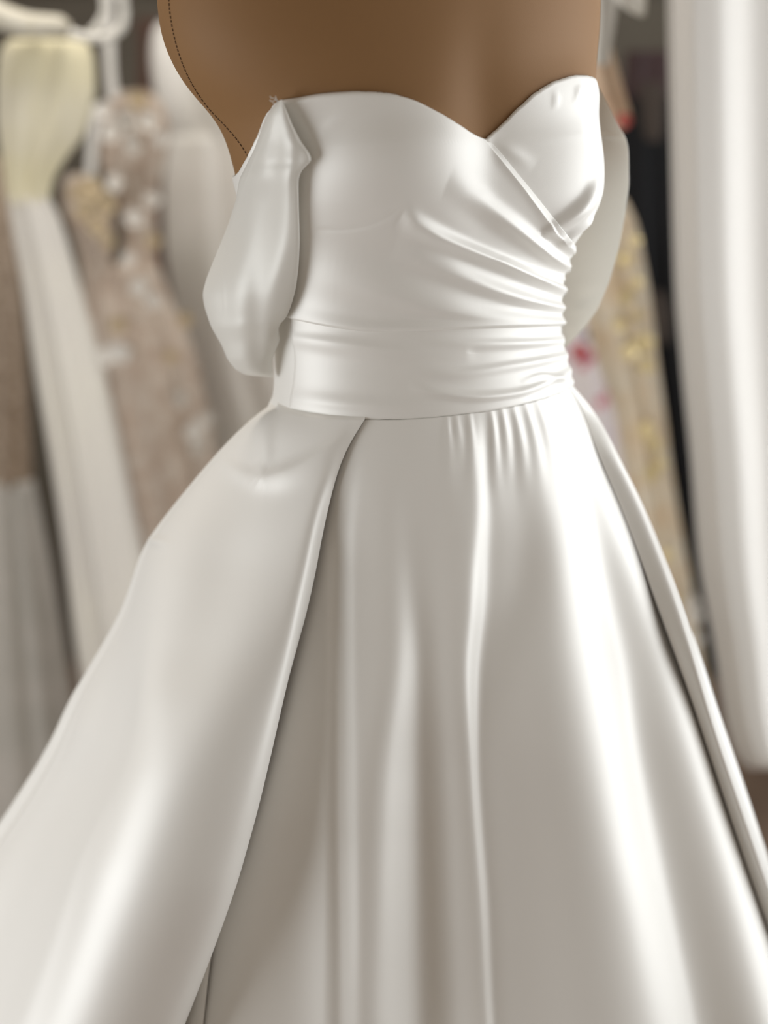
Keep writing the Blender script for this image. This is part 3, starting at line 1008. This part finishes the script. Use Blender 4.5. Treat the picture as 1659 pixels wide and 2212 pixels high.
puff('sleeve', SRL, SRR, lambda y: np.full_like(y, .115), lambda y: np.full_like(y, .055), 0.006, 0.03, SRF, SATIN_SOFT, gown,
     lines=[[(1285, 300, 0, 6, 6), (1308, 294, 3.5, 7, 5), (1335, 296, 3, 7, 5), (1352, 302, 0, 6, 5)], [(1236, 660, 0, 14, 14), (1262, 645, 3, 16, 16), (1300, 625, 0, 14, 14)]])
# loose white threads at the top of the left sleeve
base = at_y(np.array([600.0]), np.array([219.0]), np.array([sleeve_y(225.0) - 0.004]))[0]
for k, (dx, dz) in enumerate([(-.0055, .0012), (-.004, -.0015), (-.0018, .0042), (-.0065, .0042)]):
    t = np.linspace(0, 1, 8)
    pts = base + np.stack([dx * t + .0006 * np.sin(5 * t + k), 0 * t, dz * t + .0008 * np.sin(6 * t + 2 * k)], 1)
    tube('loose_thread', pts, 0.00028, WTHREAD, gown, 5)
for o in list(gown.children):
    o.matrix_parent_inverse = gown.matrix_world.inverted()


# ------------------------------------------------------------------ garments behind
def cloth_loft(name, rows, Y, mt, parent, ratio=0.35, folds=5, amp=0.004, amp2=None, phase=0.0, ny=90, nphi=96, to_floor=False, shear=0.0):
    """closed hanging piece: outline rows (row, left, right) stand on the plane y = Y and are rounded in depth"""
    r = np.array(rows, float)
    py = np.linspace(r[0, 0], r[-1, 0], ny)
    xl, xr = pchip(r[:, 0], r[:, 1], py), pchip(r[:, 0], r[:, 2], py)
    A = at_y(xl, py, np.full(ny, Y))
    B = at_y(xr, py, np.full(ny, Y))
    if to_floor:
        n2 = 30
        k = np.linspace(0, 1, n2 + 1)[1:, None]
        fa = A[-1] + (A[-1] - A[-8]) / (A[-8, 2] - A[-1, 2]) * (A[-1, 2] - 0.008)
        fb = B[-1] + (B[-1] - B[-8]) / (B[-8, 2] - B[-1, 2]) * (B[-1, 2] - 0.008)
        A = np.concatenate([A, A[-1] + (fa - A[-1]) * k])
        B = np.concatenate([B, B[-1] + (fb - B[-1]) * k])
    n = len(A)
    c = (A + B) / 2
    W = (B[:, 0] - A[:, 0]) / 2
    ph = np.linspace(0, 2 * math.pi, nphi, endpoint=False)
    v = np.linspace(0, 1, n)
    am = amp + ((amp if amp2 is None else amp2) - amp) * v
    rip = am[:, None] * (np.sin(folds * ph[None] * 2 + phase + 1.5 * v[:, None]) + .6 * np.sin((folds * 3 + 1) * ph[None] + 2 * phase + v[:, None]))
    rad = 1 + 0 * rip
    dep = np.maximum(W * ratio, 0.006)
    P = np.stack([c[:, 0, None] + (W[:, None] * rad) * np.cos(ph)[None],
                  Y + dep[:, None] * np.sin(ph)[None] + rip * np.abs(np.sin(ph))[None],
                  c[:, 2, None] + 0 * rip], 2)
    V = np.concatenate([P.reshape(-1, 3), P[0].mean(0)[None], P[-1].mean(0)[None]])
    nv = n * nphi
    j = np.arange(nphi)
    j2 = (j + 1) % nphi
    F4 = [tuple(f) for f in grid_faces(n, nphi, True)]
    me = bpy.data.meshes.new(name)
    me.from_pydata([tuple(q) for q in V], [], [tuple(int(q) for q in f) for f in F4]
                   + [(int(b), int(a), nv) for a, b in zip(j, j2)] + [(int((n - 1) * nphi + a), int((n - 1) * nphi + b), nv + 1) for a, b in zip(j, j2)])
    b2 = bmesh.new()
    b2.from_mesh(me)
    bmesh.ops.recalc_face_normals(b2, faces=b2.faces)
    b2.to_mesh(me)
    b2.free()
    me.polygons.foreach_set('use_smooth', np.full(len(me.polygons), True))
    o = link(name, me, mt)
    if parent is not None:
        adopt(o, parent)
    return o


def garment(name, loc_px, Y, label, cat='gown', group=None):
    p = at_y(np.array([loc_px[0]]), np.array([loc_px[1]]), np.array([Y]))[0]
    return empty(name, (p[0], Y, 0), label, cat, group)


def flower_mesh(name, m, n=5):
    """a small cupped blossom: petals around a raised centre"""
    V, F = [(0, -.35, 0)], []
    for k in range(n):
        a = 2 * math.pi * k / n
        pts = [(-.34, .35, -.10), (-.42, .8, -.22), (0, 1.0, -.25), (.42, .8, -.22), (.34, .35, -.10)]
        o = len(V)
        for x, rr, d in pts:
            V.append((rr * math.sin(a) + x * math.cos(a), d, rr * math.cos(a) - x * math.sin(a)))
        F += [(0, o, o + 4), (o, o + 1, o + 3, o + 4), (o + 1, o + 2, o + 3)]
    me = bpy.data.meshes.new(name)
    me.from_pydata(V, [], F)
    me.materials.append(m)
    return me


FLM = {k: flower_mesh('blossom', m) for k, m in (('white', PETAL), ('gold', GOLDLACE), ('red', RED), ('pink', PINK), ('slate', SLATE), ('sequin', GOLDSEQ))}


def blossom(px, py, Y, r_px, kind, parent, name='blossom'):
    p = at_y(np.array([float(px)]), np.array([float(py)]), np.array([Y]))[0]
    o = bpy.data.objects.new(name, FLM[kind])
    scene.collection.objects.link(o)
    s = r_px * (Y - CAM[1]) / FPX
    o.location = p
    o.rotation_euler = (random.uniform(-.3, .3), random.uniform(0, 6.28), random.uniform(-.4, .4))
    o.scale = (s, s, s)
    bpy.context.view_layer.update()
    adopt(o, parent)
    return o


# ivory gown with a cream bodice, left
g = garment('ivory_gown', (100, 400), 0.95, 'ivory gown with cream draped strapless bodice hanging at upper left')
cloth_loft('bodice', [(84, 25, 180), (100, 6, 194), (135, -4, 204), (190, -8, 207), (240, -8, 200), (290, -4, 182), (340, 2, 145), (390, 8, 116), (440, 16, 106)], 0.95, CREAM, g, .45, 4, .003, phase=.6)
cloth_loft('skirt', [(425, 18, 106), (470, 22, 128), (600, 45, 168), (800, 75, 224), (1000, 110, 268), (1200, 140, 312), (1400, 165, 372), (1700, 215, 465), (2212, 300, 640)], 0.95, IVORY, g, .5, 3, .004, .014, phase=1.1, to_floor=True)
# taupe sequined gown, far left
g = garment('sequined_gown', (0, 700), 1.10, 'taupe sequined gown with pale grey tulle skirt at far left edge')
cloth_loft('bodice', [(340, -70, 10), (420, -75, 24), (600, -80, 44), (800, -80, 58), (1045, -85, 70)], 1.10, SEQUIN, g, .5, 4, .002)
cloth_loft('skirt', [(1035, -85, 72), (1200, -100, 105), (1400, -120, 140), (1600, -140, 175), (1800, -160, 215), (2212, -200, 290)], 1.10, TULLE, g, .5, 5, .004, .014, to_floor=True)
# blush lace gown with appliqued blossoms
g = garment('lace_gown', (280, 600), 1.22, 'blush lace gown with white blossom appliques behind the ivory gown')
cloth_loft('bodice', [(196, 262, 318), (225, 225, 352), (280, 212, 366), (350, 214, 356), (430, 250, 340), (520, 268, 336), (600, 250, 340)], 1.22, BLUSH, g, .4, 4, .003)
cloth_loft('sleeve', [(376, 150, 196), (400, 134, 222), (450, 134, 240), (510, 158, 246), (570, 172, 240), (640, 180, 236)], 1.21, BLUSH, g, .4, 3, .003)
cloth_loft('strap', [(225, 196, 216), (300, 190, 212), (385, 184, 206)], 1.20, PALE, g, .3, 1, .0)
cloth_loft('skirt', [(570, 178, 340), (650, 180, 372), (760, 190, 420), (900, 215, 452), (1050, 250, 480), (1250, 290, 520), (1500, 330, 580), (2000, 400, 700)], 1.22, BLUSH, g, .5, 5, .004, .012, to_floor=True)
for (x, y, r, k) in [(275, 262, 30, 'white'), (320, 262, 24, 'white'), (240, 285, 24, 'white'), (290, 310, 24, 'white'), (225, 240, 20, 'white'), (250, 395, 22, 'white'), (345, 300, 18, 'white'),
                     (300, 215, 22, 'gold'), (195, 410, 30, 'gold'), (225, 440, 28, 'gold'), (185, 455, 24, 'gold'), (210, 490, 22, 'gold'), (235, 520, 18, 'gold'), (165, 415, 18, 'gold'),
                     (290, 470, 22, 'white'), (330, 430, 20, 'white'), (330, 520, 18, 'gold'), (300, 620, 22, 'white'), (255, 700, 20, 'gold'), (260, 760, 26, 'white'), (225, 770, 22, 'white'), (330, 650, 20, 'white'),
                     (420, 930, 26, 'white'), (430, 965, 22, 'white'), (390, 860, 20, 'white'), (400, 690, 18, 'gold'), (370, 770, 16, 'gold'), (445, 905, 18, 'white'), (280, 560, 18, 'white')]:
    blossom(x, y, 1.22 - .055 + random.uniform(-.006, .006), r, k, g)
# pale chiffon gown behind the dress form
g = garment('chiffon_gown', (480, 600), 1.42, 'pale chiffon gown with plain cup bodice showing just left of the dress form')
cloth_loft('bodice', [(46, 345, 372), (70, 330, 400), (120, 325, 470), (200, 333, 560), (260, 352, 600), (300, 370, 600)], 1.42, PALE, g, .4, 3, .003)
cloth_loft('skirt', [(290, 366, 600), (400, 352, 640), (520, 355, 660), (640, 372, 670), (780, 405, 690), (900, 440, 720), (1050, 470, 760), (1400, 520, 850), (2000, 600, 1000)], 1.42, PALE, g, .45, 4, .004, .012, phase=2, to_floor=True)
# narrow brown garment between them
g = garment('brown_dress', (318, 150), 1.6, 'dark reddish brown garment showing as a narrow strip above the lace gown')
cloth_loft('cloth', [(40, 296, 345), (120, 300, 345), (300, 290, 350), (800, 280, 380), (1600, 250, 420)], 1.6, mat('reddish_brown', (.10, .05, .035), .7), g, .4, 3, .003, to_floor=True)

# hangers at the top left
h = garment('padded_hanger', (60, 55), 0.90, 'lace padded cream hanger arm at the top left corner', 'hanger')
pts = polyline([(-90, -10), (-30, 20), (20, 42), (70, 54), (120, 55), (152, 60)], 40)
adopt(tube('padded_arm', at_y(pts[:, 0], pts[:, 1], np.full(40, .90)), np.interp(np.arange(40), [0, 25, 36, 39], [.020, .017, .014, .006]), PADDED, None, 14), h)
hk = at_y(np.array([-90., -90, -90]), np.array([-20., -120, -200]), np.full(3, .90))
adopt(tube('hook', hk, .0025, METAL, None, 8), h)
h = garment('white_hanger', (235, 45), 0.86, 'white plastic hanger with a curled end beside the padded hanger', 'hanger')
pts = polyline([(150, 70), (185, 80), (220, 82), (250, 72), (267, 48), (269, 15), (258, -20), (235, -50), (200, -70)], 60)
adopt(tube('curled_arm', at_y(pts[:, 0], pts[:, 1], np.full(60, .86)), .0068, WHITE, None, 12), h)
pts = polyline([(232, -60), (222, -20), (226, 20), (214, 50), (196, 70)], 30)
adopt(tube('inner_arm', at_y(pts[:, 0], pts[:, 1], np.full(30, .865)), .0055, WHITE, None, 10), h)
g = garment('ribbon_loop', (235, 150), 1.15, 'pale satin hanging ribbon below the curled hanger end', 'ribbon')
cloth_loft('ribbon', [(-60, 218, 244), (80, 222, 248), (150, 226, 250), (215, 232, 258)], 1.15, PALE, g, .12, 1, .0)

# right side, behind the gown
g = garment('white_blouse', (1340, 40), 0.72, 'white garment with a pointed flap at the top, right of the dress form', 'garment')
cloth_loft('cloth', [(-160, 1200, 1335), (-60, 1220, 1338), (0, 1240, 1336), (40, 1250, 1330), (90, 1255, 1322), (140, 1255, 1316)], .72, PALE, g, .4, 3, .003)
cloth_loft('flap', [(-80, 1310, 1402), (-30, 1318, 1400), (0, 1330, 1398), (20, 1352, 1396), (32, 1374, 1394), (36, 1384, 1391)], .68, WHITE, g, .25, 2, .002)
g = garment('peach_top', (1325, 180), 0.78, 'peach beige garment with rosy tip just right of the bust', 'garment')
cloth_loft('cloth', [(70, 1230, 1312), (110, 1232, 1324), (160, 1235, 1338), (200, 1240, 1350), (240, 1260, 1362), (262, 1262, 1366), (276, 1262, 1355), (292, 1250, 1300), (340, 1200, 1270), (700, 1120, 1190), (1400, 1100, 1200)], .78, PEACH, g, .4, 3, .003, to_floor=True)
cloth_loft('tip', [(246, 1338, 1362), (258, 1334, 1365), (270, 1338, 1362), (278, 1346, 1354)], .745, ROSE, g, .5, 1, .0)
g = garment('gold_gown', (1400, 700), 0.88, 'gold and cream embroidered gown hanging right of the satin gown')
cloth_loft('gown_body', [(430, 1270, 1352), (480, 1270, 1375), (560, 1260, 1392), (660, 1262, 1408), (780, 1290, 1422), (900, 1330, 1438), (1000, 1345, 1450), (1150, 1375, 1474), (1300, 1410, 1502), (1440, 1440, 1524), (1800, 1500, 1590)], .88, GOLD, g, .5, 4, .003, .008, to_floor=True)
for (x, y, r) in [(1350, 640, 22), (1375, 610, 16), (1340, 700, 18), (1390, 740, 26), (1360, 760, 20), (1395, 790, 20), (1395, 930, 22), (1412, 960, 20), (1405, 1020, 24), (1425, 1000, 16), (1350, 560, 20), (1372, 520, 16), (1440, 1200, 16), (1455, 1290, 20), (1375, 680, 14)]:
    blossom(x, y, .88 - .035, r, 'sequin', g, 'sequin_motif')
for (x, y, r) in [(1490, 1300, 24), (1500, 1330, 22), (1508, 1380, 16)]:
    blossom(x, y, .86, r, 'white', g, 'lace_motif')
g = garment('floral_gown', (1300, 850), 1.12, 'white and lilac gown with red and pink flowers showing beside the waist')
cloth_loft('gown_body', [(560, 1180, 1300), (640, 1180, 1318), (700, 1180, 1340), (800, 1190, 1362), (900, 1200, 1375), (1000, 1210, 1385), (1200, 1230, 1420), (1500, 1250, 1480), (2000, 1300, 1560)], 1.12, FLORAL, g, .45, 4, .003, .01, to_floor=True)
for (x, y, r, k) in [(1250, 760, 22, 'red'), (1275, 772, 15, 'pink'), (1320, 848, 16, 'pink'), (1298, 870, 14, 'pink'), (1272, 722, 15, 'slate'), (1312, 690, 13, 'slate'), (1262, 790, 12, 'pink'), (1330, 740, 12, 'white'), (1310, 800, 16, 'white'), (1340, 800, 12, 'white')]:
    blossom(x, y, 1.12 - .05, r, k, g)
g = garment('black_gown', (1400, 700), 1.30, 'long black gown hanging between the gold gown and the white curtain')
cloth_loft('gown_body', [(190, 1330, 1462), (260, 1320, 1470), (400, 1310, 1478), (700, 1310, 1495), (1000, 1330, 1530), (1250, 1360, 1560), (1450, 1400, 1580)], 1.30, BLACK, g, .4, 4, .004, .01)
cloth_loft('strap', [(110, 1352, 1442), (140, 1350, 1450), (210, 1345, 1460)], 1.29, MAROON, g, .3, 2, .003)
cloth_loft('brown_panel', [(178, 1378, 1436), (230, 1384, 1436), (290, 1390, 1432), (305, 1398, 1426)], 1.21, DARKBROWN, g, .2, 2, .002)
cloth_loft('brown_panel', [(630, 1398, 1432), (680, 1400, 1450), (740, 1408, 1446)], 1.215, DARKBROWN, g, .2, 2, .002)
# white curtain, right
g = garment('curtain', (1560, 700), 0.62, 'tall white curtain hanging at the right edge of the frame', 'curtain')
CU = np.array([(-500, 1436), (0, 1442), (300, 1449), (600, 1458), (800, 1474), (1000, 1494), (1200, 1510), (1400, 1545), (1560, 1572), (1640, 1600), (1662, 1625)], float)
n_, m_ = 140, 200
py = np.linspace(-500, 1662, n_)
xl = pchip(CU[:, 0], CU[:, 1], py)
xr = np.interp(py, [-500, 1200, 1662], [2150, 2120, 2050])
s = np.linspace(0, 1, m_)
px = xl[:, None] + (xr - xl)[:, None] * s[None]
fold = 0.028 * np.sin(s * 21 + 1.6) * np.clip(s * 8, 0.2, 1) + 0.006 * np.sin(s * 53 + 1)
Yc = 0.56 + 0.26 * s[None] + fold[None] * np.linspace(.7, 1.1, n_)[:, None] + 0.04 * np.exp(-(s / .05) ** 2)[None]
CP = at_y(px, np.repeat(py[:, None], m_, 1), Yc)
adopt(grid_obj('curtain_cloth', CP, CURTAIN, None, thick=.002), g)
